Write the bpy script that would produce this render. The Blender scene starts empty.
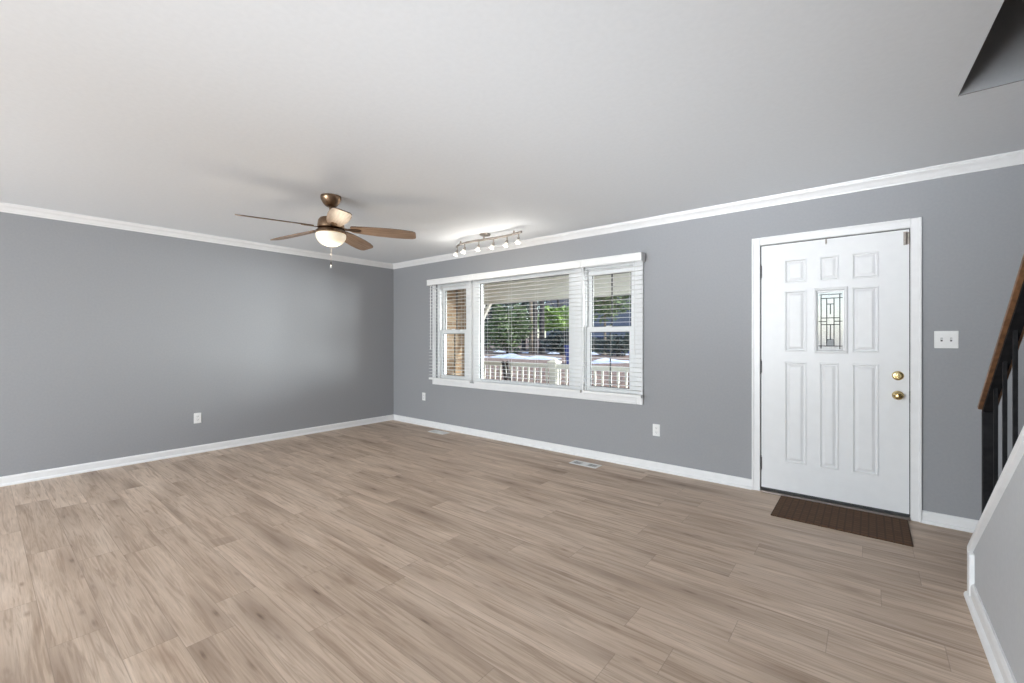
import bpy, bmesh, math, random
from mathutils import Vector, Matrix
random.seed(7)
S = bpy.context.scene
COL = S.collection
R = math.radians

# ------------------------------------------------------------------ camera
CAM_Z = 1.278
cam_d = bpy.data.cameras.new('camera')
cam = bpy.data.objects.new('camera', cam_d)
COL.objects.link(cam)
cam.location = (0, 0, CAM_Z)
cam.rotation_euler = (R(90), 0, R(39.24))
cam_d.sensor_fit = 'HORIZONTAL'
cam_d.sensor_width = 36.0
cam_d.lens = 436.6 / 1024 * 36.0
cam_d.shift_y = -(341.5 - 338.88) / 1024
cam_d.clip_start = 0.02
cam_d.clip_end = 300
S.camera = cam

# ------------------------------------------------------------------ exposure, sky, sun, added fill lamps
S.view_settings.view_transform = 'Standard'
S.view_settings.look = 'None'
S.view_settings.gamma = 1
S.view_settings.use_curve_mapping = False
S.view_settings.exposure = 0.0
S.cycles.use_denoising = True
S.cycles.sample_clamp_indirect = 6
S.cycles.max_bounces = 10
S.cycles.diffuse_bounces = 6

wd = bpy.data.worlds.new('sky'); S.world = wd; wd.use_nodes = True
wn = wd.node_tree.nodes; wl = wd.node_tree.links
bg = wn['Background']
sky = wn.new('ShaderNodeTexSky'); sky.sky_type = 'NISHITA'
sky.sun_disc = False; sky.sun_elevation = R(44); sky.sun_rotation = R(72)
wl.new(sky.outputs[0], bg.inputs[0]); bg.inputs[1].default_value = 0.42

def lamp(name, kind, loc, energy, color=(1, 1, 1), rot=(0, 0, 0), size=None, size_y=None, parent=None):
    d = bpy.data.lights.new(name, kind); d.energy = energy; d.color = color
    if kind == 'AREA':
        d.shape = 'RECTANGLE'; d.size = size; d.size_y = size_y or size
    elif kind == 'SUN':
        d.angle = R(0.8)
    else:
        d.shadow_soft_size = size or 0.03
    o = bpy.data.objects.new(name, d); COL.objects.link(o)
    o.location = loc; o.rotation_euler = rot
    if parent:
        o.parent = parent
        o.location = Vector(loc) - parent.location
    return o

# sun over the house, lights the front yard and the porch rail
sun = lamp('sun', 'SUN', (0, 0, 20), 5.0, (1.0, .95, .86))
sun.rotation_euler = Vector((-.74, -.25, -.62)).to_track_quat('-Z', 'Y').to_euler()
# added area lamp at the unseen back opening, standing in for daylight
BACK_Y = -5.0
lamp('back_fill', 'AREA', (-2.9, BACK_Y + .05, 1.35), 405, (.88, .945, 1.0), (R(90), 0, 0), 3.2, 2.0)

# added unseen spot lamp standing in for snow glare on left wall and ceiling
sp = lamp('snow_glare_fill', 'SPOT', (5.5, 11.8, .35), 16000, (.95, .98, 1.0), size=2.4)
sp.rotation_euler = (Vector((-3.6, 4.2, 1.5)) - sp.location).to_track_quat('-Z', 'Y').to_euler()
sp.data.spot_size = R(34); sp.data.spot_blend = .5

# added unseen area lamp behind the camera, brightens the ceiling
fl = lamp('bounce_fill', 'AREA', (-1.9, -4.6, .42), 11.5, (.91, .955, 1.0), size=1.8, size_y=.7)
fl.rotation_euler = Vector((.13, .955, .262)).to_track_quat('-Z', 'Y').to_euler(); fl.data.spread = R(26)

# ------------------------------------------------------------------ mesh builder
class MB:
    def __init__(s):
        s.bm = bmesh.new()
    def _new(s, fn):
        before = set(s.bm.verts)
        fn()
        return [v for v in s.bm.verts if v not in before]
    def box(s, x0, x1, y0, y1, z0, z1, bevel=0, seg=1):
        vs = [s.bm.verts.new((x, y, z)) for x in (x0, x1) for y in (y0, y1) for z in (z0, z1)]
        q = [(0, 1, 3, 2), (4, 6, 7, 5), (0, 4, 5, 1), (2, 3, 7, 6), (0, 2, 6, 4), (1, 5, 7, 3)]
        fs = [s.bm.faces.new([vs[i] for i in f]) for f in q]
        bmesh.ops.recalc_face_normals(s.bm, faces=fs)
        if bevel:
            es = list({e for f in fs for e in f.edges})
            bmesh.ops.bevel(s.bm, geom=es, offset=bevel, segments=seg, affect='EDGES', profile=.7)
        return vs
    def rings(s, rings, caps=True, closed=False):
        rs = [[s.bm.verts.new(p) for p in r] for r in rings]
        n = len(rs[0]); fs = []
        m = len(rs)
        for i in range(m if closed else m - 1):
            a, b = rs[i], rs[(i + 1) % m]
            for k in range(n):
                fs.append(s.bm.faces.new((a[k], a[(k + 1) % n], b[(k + 1) % n], b[k])))
        if caps and not closed:
            fs.append(s.bm.faces.new(list(reversed(rs[0]))))
            fs.append(s.bm.faces.new(rs[-1]))
        bmesh.ops.recalc_face_normals(s.bm, faces=fs)
        return fs
    def lathe(s, prof, c=(0, 0, 0), seg=28, mat=None):
        rings = []
        for r, z in prof:
            r = max(r, 1e-4)
            ring = [Vector((r * math.cos(2 * math.pi * k / seg), r * math.sin(2 * math.pi * k / seg), z)) for k in range(seg)]
            if mat: ring = [mat @ p for p in ring]
            rings.append([p + Vector(c) for p in ring])
        s.rings(rings)
    def tube(s, pts, r, seg=10, r_end=None):
        pts = [Vector(p) for p in pts]
        rings = []
        up = Vector((0, 0, 1))
        for i, p in enumerate(pts):
            t = (pts[min(i + 1, len(pts) - 1)] - pts[max(i - 1, 0)]).normalized()
            a = t.cross(up)
            if a.length < 1e-3: a = t.cross(Vector((0, 1, 0)))
            a.normalize(); b = a.cross(t).normalized()
            rr = r if r_end is None else r + (r_end - r) * i / (len(pts) - 1)
            rings.append([p + rr * (math.cos(2 * math.pi * k / seg) * a + math.sin(2 * math.pi * k / seg) * b) for k in range(seg)])
        s.rings(rings)
    def bar(s, p0, p1, w, h, side=Vector((1, 0, 0))):
        """rectangular bar from p0 to p1: width w along side, height h across"""
        p0, p1 = Vector(p0), Vector(p1); t = (p1 - p0).normalized()
        a = (side - t * side.dot(t)).normalized(); b = t.cross(a).normalized()
        f = lambda p: [p + a * sx * w / 2 + b * sz * h / 2 for sx, sz in ((-1, -1), (1, -1), (1, 1), (-1, 1))]
        s.rings([f(p0), f(p1)])
    def sweep(s, prof, path_fn, t0, t1):
        s.rings([[path_fn(t, p) for p in prof] for t in (t0, t1)])
    def prism(s, poly, fn, d0, d1):
        s.rings([[fn(p, d0) for p in poly], [fn(p, d1) for p in poly]])
    def build(s, name, mat, parent=None, smooth=None, kind=None):
        me = bpy.data.meshes.new(name)
        base = Vector((0, 0, 0))
        if parent:
            q = parent
            while q: base += q.location; q = q.parent
            bmesh.ops.translate(s.bm, verts=s.bm.verts, vec=-base)
        elif s.bm.verts:
            vs = s.bm.verts
            lo = Vector([min(v.co[i] for v in vs) for i in range(3)]); hi = Vector([max(v.co[i] for v in vs) for i in range(3)])
            base = Vector(((lo.x + hi.x) / 2, (lo.y + hi.y) / 2, lo.z))
            bmesh.ops.translate(s.bm, verts=vs, vec=-base)
        s.bm.to_mesh(me); s.bm.free()
        if smooth:
            for p in me.polygons: p.use_smooth = True
            me.set_sharp_from_angle(angle=R(smooth))
        me.materials.append(mat)
        o = bpy.data.objects.new(name, me); COL.objects.link(o)
        if parent: o.parent = parent
        else: o.location = base
        if kind: o['kind'] = kind
        return o

def tag(o, label, cat, group=None, kind=None):
    o['label'] = label; o['category'] = cat
    if group: o['group'] = group
    if kind: o['kind'] = kind
    return o
def thing(name, loc, label, cat, group=None, kind=None):
    o = bpy.data.objects.new(name, None); COL.objects.link(o); o.location = loc
    o.empty_display_size = .1
    return tag(o, label, cat, group, kind)
def struct(o, label, cat):
    return tag(o, label, cat, None, 'structure')
def dup(root, loc, label=None):
    r = root.copy(); COL.objects.link(r); r.location = loc
    if label: r['label'] = label
    for ch in list(root.children):
        c = ch.copy(); COL.objects.link(c); c.parent = r
        for g in ch.children:
            d = g.copy(); COL.objects.link(d); d.parent = c
    return r

# ------------------------------------------------------------------ materials
def mat(name, col, rough=.5, metal=0, emit=None, estr=0, spec=.5):
    m = bpy.data.materials.new(name); m.use_nodes = True
    b = m.node_tree.nodes['Principled BSDF']
    b.inputs['Base Color'].default_value = (*col, 1); b.inputs['Roughness'].default_value = rough
    b.inputs['Metallic'].default_value = metal; b.inputs['Specular IOR Level'].default_value = spec
    if emit:
        b.inputs['Emission Color'].default_value = (*emit, 1); b.inputs['Emission Strength'].default_value = estr
    return m
def nodes(m): return m.node_tree.nodes, m.node_tree.links, m.node_tree.nodes['Principled BSDF']
def noisy(m, c0, c1, scale=(1, 1, 1), nscale=5, detail=4, lo=.35, hi=.65, bump=0, coord='Object'):
    n, l, b = nodes(m)
    tc = n.new('ShaderNodeTexCoord'); mp = n.new('ShaderNodeMapping'); mp.inputs['Scale'].default_value = scale
    nz = n.new('ShaderNodeTexNoise'); nz.inputs['Scale'].default_value = nscale; nz.inputs['Detail'].default_value = detail
    cr = n.new('ShaderNodeValToRGB'); cr.color_ramp.elements[0].position = lo; cr.color_ramp.elements[1].position = hi
    cr.color_ramp.elements[0].color = (*c0, 1); cr.color_ramp.elements[1].color = (*c1, 1)
    l.new(tc.outputs[coord], mp.inputs[0]); l.new(mp.outputs[0], nz.inputs[0]); l.new(nz.outputs[0], cr.inputs[0]); l.new(cr.outputs[0], b.inputs['Base Color'])
    if bump:
        bp = n.new('ShaderNodeBump'); bp.inputs['Strength'].default_value = bump; bp.inputs['Distance'].default_value = .01
        l.new(nz.outputs[0], bp.inputs['Height']); l.new(bp.outputs[0], b.inputs['Normal'])
    return m

M = {}
M['wall'] = noisy(mat('grey_wall_paint', (.4, .4, .42), .62), (.298, .303, .315), (.310, .315, .327), nscale=60, bump=.03)
M['ceil'] = noisy(mat('ceiling_paint', (.85, .85, .85), .8), (.845, .88, .915), (.865, .90, .935), nscale=40, bump=.03)
M['white'] = noisy(mat('white_trim_paint', (.8, .8, .8), .38), (.80, .80, .80), (.83, .83, .83), nscale=15)
M['door'] = noisy(mat('white_door_paint', (.8, .8, .8), .4), (.755, .76, .765), (.775, .78, .785), nscale=12)
M['kneewall'] = noisy(mat('pale_grey_stair_paint', (.6, .6, .61), .6), (.50, .51, .525), (.52, .53, .545), nscale=50)
M['vinyl'] = noisy(mat('white_vinyl', (.8, .8, .8), .35), (.80, .81, .81), (.83, .84, .84), nscale=20)
M['slat'] = noisy(mat('white_blind_slat', (.8, .8, .8), .45), (.80, .80, .79), (.84, .84, .83), nscale=10)
M['gasket'] = noisy(mat('dark_gasket', (.03, .03, .03), .6), (.025, .025, .025), (.05, .05, .05), nscale=30)
M['black'] = noisy(mat('black_metal', (.01, .01, .01), .7, spec=.12), (.008, .008, .009), (.016, .016, .017), nscale=30)
M['brass'] = noisy(mat('brass', (.6, .45, .2), .25, 1), (.62, .47, .22), (.7, .55, .28), nscale=30)
M['nickel'] = noisy(mat('brushed_nickel', (.5, .48, .45), .35, 1), (.36, .32, .29), (.44, .40, .36), nscale=60)
M['bronze'] = noisy(mat('brown_bronze', (.25, .16, .1), .3, 1), (.24, .16, .10), (.31, .21, .14), nscale=40)
M['hinge'] = noisy(mat('dark_hinge', (.12, .12, .12), .4, 1), (.10, .10, .10), (.16, .15, .15), nscale=40)
M['plate'] = noisy(mat('white_plate', (.8, .8, .8), .4), (.80, .80, .79), (.83, .83, .82), nscale=20)
M['rail_wood'] = noisy(mat('brown_rail_wood', (.2, .1, .05), .4), (.13, .062, .028), (.26, .13, .062), scale=(6, 1, 6), nscale=8)
M['blade'] = noisy(mat('fan_blade_wood', (.3, .2, .14), .4), (.27, .18, .12), (.40, .28, .20), scale=(2, 30, 2), nscale=3)
M['blade_edge'] = noisy(mat('fan_blade_dark_wood', (.08, .05, .03), .45), (.07, .045, .03), (.10, .065, .045), nscale=30)
M['bowl'] = mat('frosted_bowl_glass', (.9, .85, .75), .35, 0, (1.0, .82, .56), .42)
M['bulb'] = mat('lit_bulb', (1, 1, 1), .3, 0, (1.0, .93, .80), 5)
M['shade_glass'] = mat('frosted_lamp_shade', (.85, .84, .8), .3, 0, (1.0, .90, .75), .25)
M['porch_white'] = noisy(mat('porch_cream_paint', (.7, .66, .56), .5), (.78, .75, .66), (.84, .81, .73), nscale=9)
M['porch_beam'] = noisy(mat('porch_beam_paint', (.7, .66, .56), .5), (.83, .81, .73), (.88, .86, .78), nscale=9)
M['concrete'] = noisy(mat('porch_concrete', (.4, .39, .37), .8), (.50, .49, .46), (.60, .59, .56), nscale=8)
M['dark_wood'] = noisy(mat('dark_wood', (.03, .02, .015), .5), (.02, .013, .01), (.05, .032, .024), scale=(1, 1, .2), nscale=20)
M['bark'] = noisy(mat('tree_bark', (.12, .09, .07), .9), (.16, .12, .09), (.34, .27, .20), scale=(6, 6, 1), nscale=4, bump=.5)
M['bark_dark'] = noisy(mat('dark_tree_bark', (.05, .04, .04), .9), (.03, .026, .03), (.08, .065, .06), scale=(6, 6, 1), nscale=4, bump=.5)
M['leaf'] = noisy(mat('evergreen_leaf', (.1, .16, .06), .5), (.045, .085, .035), (.24, .32, .13), nscale=14)
M['leaf_bright'] = noisy(mat('bright_leaf', (.2, .35, .07), .5), (.12, .22, .04), (.40, .55, .14), nscale=14)
M['leaf_dark'] = noisy(mat('dark_leaf', (.03, .05, .04), .6), (.014, .024, .03), (.07, .10, .075), nscale=10)
M['lawn'] = noisy(mat('leafy_winter_lawn', (.3, .18, .12), .95), (.11, .075, .058), (.31, .205, .155), nscale=9, detail=8, bump=.4)
M['snow'] = noisy(mat('snow', (.85, .87, .92), .6), (.40, .46, .60), (.74, .77, .84), nscale=3)
M['asphalt'] = noisy(mat('asphalt', (.08, .08, .09), .9), (.07, .07, .085), (.12, .12, .14), nscale=20)
M['siding'] = noisy(mat('grey_blue_siding', (.16, .18, .24), .7), (.10, .115, .16), (.17, .19, .25), scale=(1, 1, 30), nscale=3)
M['roof'] = noisy(mat('roof_shingle', (.06, .06, .07), .9), (.04, .04, .05), (.09, .09, .10), nscale=30)
M['car_paint'] = noisy(mat('blue_car_paint', (.02, .04, .14), .25), (.02, .045, .16), (.03, .06, .20), nscale=10)
M['car_glass'] = noisy(mat('car_glass', (.02, .025, .03), .1), (.02, .025, .03), (.03, .035, .04), nscale=10)
M['rubber'] = noisy(mat('tyre_rubber', (.02, .02, .02), .8), (.015, .015, .015), (.03, .03, .03), nscale=30)
M['bin'] = noisy(mat('blue_plastic', (.02, .05, .35), .45), (.015, .035, .22), (.02, .05, .28), nscale=10)

# window glass: clear, thin
g = bpy.data.materials.new('window_glass'); g.use_nodes = True
n, l = g.node_tree.nodes, g.node_tree.links
out = n['Material Output']; n.remove(n['Principled BSDF'])
tr = n.new('ShaderNodeBsdfTransparent'); tr.inputs[0].default_value = (.93, .95, .95, 1)
gl = n.new('ShaderNodeBsdfGlossy'); gl.inputs['Roughness'].default_value = .2
mx = n.new('ShaderNodeMixShader'); mx.inputs[0].default_value = .015
l.new(tr.outputs[0], mx.inputs[1]); l.new(gl.outputs[0], mx.inputs[2]); l.new(mx.outputs[0], out.inputs[0])
M['glass'] = g
# textured privacy glass of the door light
g = bpy.data.materials.new('textured_door_glass'); g.use_nodes = True
n, l, b = nodes(g)
tc = n.new('ShaderNodeTexCoord'); vz = n.new('ShaderNodeTexVoronoi'); vz.inputs['Scale'].default_value = 90
bp = n.new('ShaderNodeBump'); bp.inputs['Strength'].default_value = .5; bp.inputs['Distance'].default_value = .004
l.new(tc.outputs['Object'], vz.inputs[0]); l.new(vz.outputs[0], bp.inputs['Height']); l.new(bp.outputs[0], b.inputs['Normal'])
b.inputs['Base Color'].default_value = (.9, .92, .92, 1); b.inputs['Roughness'].default_value = .25
b.inputs['Transmission Weight'].default_value = .5; b.inputs['IOR'].default_value = 1.1
M['door_glass'] = g

# brick
m = mat('tan_brick', (.4, .25, .15), .85); M['brick'] = m
n, l, b = nodes(m)
tc = n.new('ShaderNodeTexCoord'); sep = n.new('ShaderNodeSeparateXYZ'); cmb = n.new('ShaderNodeCombineXYZ')
l.new(tc.outputs['Object'], sep.inputs[0])
ad = n.new('ShaderNodeMath'); ad.operation = 'ADD'; l.new(sep.outputs[0], ad.inputs[0]); l.new(sep.outputs[1], ad.inputs[1])
l.new(ad.outputs[0], cmb.inputs[0]); l.new(sep.outputs[2], cmb.inputs[1])
bt = n.new('ShaderNodeTexBrick'); bt.inputs['Scale'].default_value = 1.0
bt.inputs['Brick Width'].default_value = .21; bt.inputs['Row Height'].default_value = .076; bt.inputs['Mortar Size'].default_value = .008
bt.inputs['Color1'].default_value = (.27, .165, .09, 1); bt.inputs['Color2'].default_value = (.42, .29, .18, 1); bt.inputs['Mortar'].default_value = (.48, .42, .33, 1)
l.new(cmb.outputs[0], bt.inputs[0]); l.new(bt.outputs[0], b.inputs['Base Color'])

# wood plank floor: planks along X, 0.18 m wide, 1.22 m long
def floor_mat():
    m = mat('oak_plank_floor', (.45, .35, .27), .42, spec=.35)
    n, l, b = nodes(m)
    def math_(op, a, c=None):
        q = n.new('ShaderNodeMath'); q.operation = op
        for i, v in enumerate((a, c)):
            if v is None: continue
            if isinstance(v, (int, float)): q.inputs[i].default_value = v
            else: l.new(v, q.inputs[i])
        return q.outputs[0]
    def noise(vec, scale, detail=3, rough=.5, dist=0):
        q = n.new('ShaderNodeTexNoise'); q.inputs['Scale'].default_value = scale; q.inputs['Detail'].default_value = detail
        q.inputs['Roughness'].default_value = rough; q.inputs['Distortion'].default_value = dist
        l.new(vec, q.inputs['Vector']); return q.outputs['Fac']
    def comb(x, y, z=0.0):
        q = n.new('ShaderNodeCombineXYZ')
        for i, v in enumerate((x, y, z)):
            if isinstance(v, (int, float)): q.inputs[i].default_value = v
            else: l.new(v, q.inputs[i])
        return q.outputs[0]
    def ramp(v, stops):
        q = n.new('ShaderNodeValToRGB')
        e = q.color_ramp.elements
        e[0].position, e[1].position = stops[0][0], stops[-1][0]
        e[0].color, e[1].color = (*stops[0][1], 1), (*stops[-1][1], 1)
        for p, c in stops[1:-1]:
            k = e.new(p); k.color = (*c, 1)
        l.new(v, q.inputs[0]); return q.outputs[0]
    def mix(fac, a, c, mode='MIX'):
        q = n.new('ShaderNodeMix'); q.data_type = 'RGBA'; q.blend_type = mode
        for s_, v in ((q.inputs[0], fac), (q.inputs[6], a), (q.inputs[7], c)):
            if isinstance(v, (int, float)): s_.default_value = v
            elif isinstance(v, tuple): s_.default_value = (*v, 1)
            else: l.new(v, s_)
        return q.outputs[2]
    W_, L_ = .182, 1.22
    geo = n.new('ShaderNodeNewGeometry'); sp = n.new('ShaderNodeSeparateXYZ'); l.new(geo.outputs['Position'], sp.inputs[0])
    x, y = sp.outputs[0], sp.outputs[1]
    yr = math_('DIVIDE', y, W_); row = math_('FLOOR', yr)
    wn_ = n.new('ShaderNodeTexWhiteNoise'); wn_.noise_dimensions = '1D'; l.new(row, wn_.inputs['W'])
    xs = math_('ADD', math_('DIVIDE', x, L_), wn_.outputs['Value']); idx = math_('FLOOR', xs)
    w2 = n.new('ShaderNodeTexWhiteNoise'); w2.noise_dimensions = '2D'; l.new(comb(row, idx), w2.inputs['Vector'])
    rnd = w2.outputs['Value']
    sh = math_('MULTIPLY', rnd, 37.0)
    # local coords: shift the grain on each plank
    gx, gy = math_('ADD', x, sh), math_('ADD', y, math_('MULTIPLY', rnd, 11.0))
    broad = noise(comb(math_('MULTIPLY', gx, 1.3), math_('MULTIPLY', gy, 10.0), rnd), 1.0, 3, .55, .7)
    fine = noise(comb(math_('MULTIPLY', gx, 5.0), math_('MULTIPLY', gy, 170.0), rnd), 1.0, 4, .65, .3)
    mid = noise(comb(math_('MULTIPLY', gx, 1.7), math_('MULTIPLY', gy, 36.0), rnd), 1.0, 4, .6, 1.6)
    base = ramp(broad, [(.25, (.33, .25, .19)), (.40, (.45, .36, .285)), (.55, (.50, .408, .330)), (.75, (.565, .472, .390))])
    c = mix(math_('MULTIPLY', ramp(mid, [(.34, (1, 1, 1)), (.53, (0, 0, 0))]), .50), base, (.235, .165, .115))
    c = mix(.34, c, ramp(fine, [(.3, (.36, .36, .36)), (.7, (.66, .66, .66))]), 'OVERLAY')
    # knots: small dark eyes with a drawn-out smoky tail along the grain
    def knots(fx_, fy_, r0, r1, amount, col, seed, keep):
        v = n.new('ShaderNodeTexVoronoi'); v.voronoi_dimensions = '2D'; v.inputs['Scale'].default_value = 1.0
        l.new(comb(math_('ADD', math_('MULTIPLY', gx, fx_), seed), math_('MULTIPLY', gy, fy_)), v.inputs['Vector'])
        sc = n.new('ShaderNodeSeparateColor'); l.new(v.outputs['Color'], sc.inputs[0])
        on = math_('MULTIPLY', math_('LESS_THAN', sc.outputs[0], keep), amount)
        on = math_('MULTIPLY', on, math_('ADD', math_('MULTIPLY', sc.outputs[1], .7), .3))
        return mix(math_('MULTIPLY', ramp(v.outputs['Distance'], [(r0, (1, 1, 1)), (r1, (0, 0, 0))]), on), c, col)
    wob = math_('MULTIPLY', math_('SUBTRACT', mid, .5), .03)
    gy = math_('ADD', gy, wob)
    c = knots(.95, 5.2, .03, .45, .8, (.205, .145, .105), 0.0, .8)
    c = knots(.95, 5.2, .0, .05, .9, (.085, .048, .030), 0.0, .6)
    c = knots(2.0, 6.5, .0, .085, .6, (.15, .095, .065), 5.3, .5)
    # plank tone
    tone = ramp(rnd, [(0, (1.05, 1.005, .965)), (1, (1.24, 1.20, 1.165))])
    c = mix(1.0, c, tone, 'MULTIPLY')
    # seams
    fy = math_('ABSOLUTE', math_('SUBTRACT', math_('FRACT', yr), .5)); fx = math_('ABSOLUTE', math_('SUBTRACT', math_('FRACT', xs), .5))
    sy = math_('GREATER_THAN', fy, .5 - .0016 / W_); sx = math_('GREATER_THAN', fx, .5 - .0016 / L_)
    c = mix(math_('MULTIPLY', math_('MAXIMUM', sy, sx), .32), c, (.14, .10, .075))
    l.new(c, b.inputs['Base Color'])
    rg = n.new('ShaderNodeMapRange'); l.new(fine, rg.inputs[0]); rg.inputs[3].default_value = .40; rg.inputs[4].default_value = .52
    l.new(rg.outputs[0], b.inputs['Roughness'])
    bp = n.new('ShaderNodeBump'); bp.inputs['Strength'].default_value = .06; bp.inputs['Distance'].default_value = .004
    l.new(fine, bp.inputs['Height']); l.new(bp.outputs[0], b.inputs['Normal'])
    return m
M['floor'] = floor_mat()

# door mat: woven grid
m = mat('brown_mat', (.05, .028, .016), .95); M['mat'] = m
n, l, b = nodes(m)
tc = n.new('ShaderNodeTexCoord'); mp = n.new('ShaderNodeMapping'); l.new(tc.outputs['Object'], mp.inputs[0])
ck = n.new('ShaderNodeTexBrick'); ck.inputs['Scale'].default_value = 1; ck.offset = 0
ck.inputs['Brick Width'].default_value = .042; ck.inputs['Row Height'].default_value = .042; ck.inputs['Mortar Size'].default_value = .005
ck.inputs['Color1'].default_value = (.095, .048, .024, 1); ck.inputs['Color2'].default_value = (.115, .060, .030, 1); ck.inputs['Mortar'].default_value = (.070, .037, .020, 1)
l.new(mp.outputs[0], ck.inputs[0]); l.new(ck.outputs[0], b.inputs['Base Color'])
bp = n.new('ShaderNodeBump'); bp.inputs['Strength'].default_value = .4; bp.inputs['Distance'].default_value = .004
l.new(ck.outputs['Fac'], bp.inputs['Height']); bp.invert = True; l.new(bp.outputs[0], b.inputs['Normal'])

# ------------------------------------------------------------------ room shell
H = 2.4525; YW = 4.17; XL = -5.829; XR = 1.36; YB = BACK_Y; T = .2
DX0, DX1, DZ1 = -.705, .229, 2.062          # door opening
WX0, WX1, WZ0, WZ1 = -4.81, -1.79, .69, 2.06  # window opening
HX, HY = .335, 3.006                         # corner of the stair opening in the ceiling

b = MB(); b.box(XL - T, XR + T, YB - T, YW + T, -.2, 0)
struct(b.build('floor', M['floor']), 'light oak plank floor with grey brown grain and knots', 'floor')

b = MB()
def poly_slab(poly, z0, z1):
    b.rings([[Vector((x, y, z0)) for x, y in poly], [Vector((x, y, z1)) for x, y in poly]])
HXB = .450                                   # the opening runs a little askew towards the back
HYB = .10
poly_slab([(XL - T, YB - T), (HXB, YB - T), (HXB, HYB), (HX, HY), (HX, YW + T), (XL - T, YW + T)], H, H + .28)
b.box(HX, XR + T, HY, YW + T, H, H + .28)
b.box(HXB, XR + T, YB - T, HYB, H, H + .28)
struct(b.build('ceiling', M['ceil']), 'smooth white ceiling', 'ceiling')

b = MB(); b.box(XL - T, XL, YB - T, YW + T, 0, H)
struct(b.build('wall_left', M['wall']), 'plain grey wall on the left without openings', 'wall')
b = MB()
b.box(XL, WX0, YW, YW + T, 0, H); b.box(WX0, WX1, YW, YW + T, 0, WZ0); b.box(WX0, WX1, YW, YW + T, WZ1, H)
b.box(WX1, DX0, YW, YW + T, 0, H); b.box(DX0, DX1, YW, YW + T, DZ1, H); b.box(DX1, XR + T, YW, YW + T, 0, H)
struct(b.build('wall_far', M['wall']), 'grey wall holding the front door and the triple window', 'wall')
b = MB(); b.box(XR, XR + T, YB - T, YW, 0, H)
struct(b.build('wall_right', M['wall']), 'grey wall beyond the stairs', 'wall')
b = MB()   # back wall with a wide window
b.box(XL, -4.6, YB - T, YB, 0, H); b.box(-4.6, -1.2, YB - T, YB, 2.38, H); b.box(-4.6, -1.2, YB - T, YB, 0, .32); b.box(-1.2, XR, YB - T, YB, 0, H)
struct(b.build('wall_back', M['wall']), 'grey wall behind the viewer with a wide opening', 'wall')
# upper storey walls around the stair opening
b = MB(); UZ = 4.9
b.box(HX, XR, HY - .012, HY, H, H + .29); b.box(HX - .2, XR + T, HY - .012, HY + .1, H + .29, UZ)
b.box(HX - .2, HX - .02, HYB - 1.2, HY, H + .28, UZ); b.box(XR, XR + T, HYB - 1.2, HY, H, UZ)
b.box(HX - .2, XR + T, HYB - 1.3, HYB - 1.2, H + .28, UZ); b.box(HX - .2, XR + T, HYB - 1.3, HY + .1, UZ, UZ + .1)
struct(b.build('wall_upstairs', M['wall']), 'dark grey wall seen up the stair opening', 'wall')

# baseboards (profile: offset from wall, height)
BP = [(0, 0), (.026, 0), (.026, .010), (.021, .018), (.014, .022), (.014, .068), (.010, .078), (.006, .083), (0, .083)]
b = MB(); b.sweep(BP, lambda t, p: Vector((XL + p[0], t, p[1])), YB, YW)
struct(b.build('baseboard_left', M['white']), 'white baseboard along the left grey wall', 'baseboard')
b = MB(); b.sweep(BP, lambda t, p: Vector((t, YW - p[0], p[1])), XL + .026, -.768)
b.sweep(BP, lambda t, p: Vector((t, YW - p[0], p[1])), .287, XR)
struct(b.build('baseboard_far', M['white']), 'white baseboard under the windows and beside the door', 'baseboard')
# crown moulding (offset, drop)
CP = [(0, .072), (.006, .072), (.008, .062), (.014, .058), (.020, .048), (.030, .034), (.042, .024), (.047, .018), (.049, .010), (.058, .008), (.060, 0), (0, 0)]
b = MB(); b.sweep(CP, lambda t, p: Vector((XL + p[0], t, H - p[1])), YB, YW)
struct(b.build('trim_1', M['white']), 'white crown moulding along the top of the left wall', 'crown moulding')
b = MB(); b.sweep(CP, lambda t, p: Vector((t, YW - p[0], H - p[1])), XL, XR)
struct(b.build('trim_2', M['white']), 'white crown moulding above the door and windows', 'crown moulding')

# ------------------------------------------------------------------ front door
def casing_board(b, x0, x1, z0, z1, inner):
    """flat moulded casing board; inner = side of the stepped edge: 'l','r','t','b'"""
    b.box(x0, x1, YW - .016, YW, z0, z1, .003)
    s = .016
    if inner == 'r': b.box(x0, x0 + s, YW - .022, YW - .012, z0, z1, .003)
    if inner == 'l': b.box(x1 - s, x1, YW - .022, YW - .012, z0, z1, .003)
    if inner == 'b': b.box(x0, x1, YW - .022, YW - .012, z1 - s, z1, .003)
    if inner == 't': b.box(x0, x1, YW - .022, YW - .012, z0, z0 + s, .003)
b = MB()
casing_board(b, -.767, -.706, 0, 2.126, 'r'); casing_board(b, .230, .287, 0, 2.126, 'l'); casing_board(b, -.706, .230, 2.064, 2.126, 'b')
# jambs
b.box(-.725, -.705, YW - .004, YW + T, 0, 2.08); b.box(.229, .249, YW - .004, YW + T, 0, 2.08); b.box(-.705, .229, YW - .004, YW + T, 2.062, 2.082)
b.box(-.705, -.690, YW + .05, YW + T, 0, 2.062); b.box(.214, .229, YW + .05, YW + T, 0, 2.062); b.box(-.690, .214, YW + .05, YW + T, 2.048, 2.062)
struct(b.build('trim_3', M['white']), 'white casing around the front door', 'door casing')
b = MB()
b.box(-.7045, -.6995, YW + .012, YW + .05, .02, 2.06); b.box(.2235, .2285, YW + .012, YW + .05, .02, 2.06); b.box(-.7045, .2285, YW + .012, YW + .05, 2.056, 2.061)
struct(b.build('trim_4', M['gasket']), 'dark weatherstrip in the gap around the front door', 'weatherstrip')
b = MB(); b.box(-.704, .228, YW - .035, YW + .19, 0, .016, .004)
struct(b.build('trim_5', M['nickel']), 'grey metal threshold under the front door', 'threshold')

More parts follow.
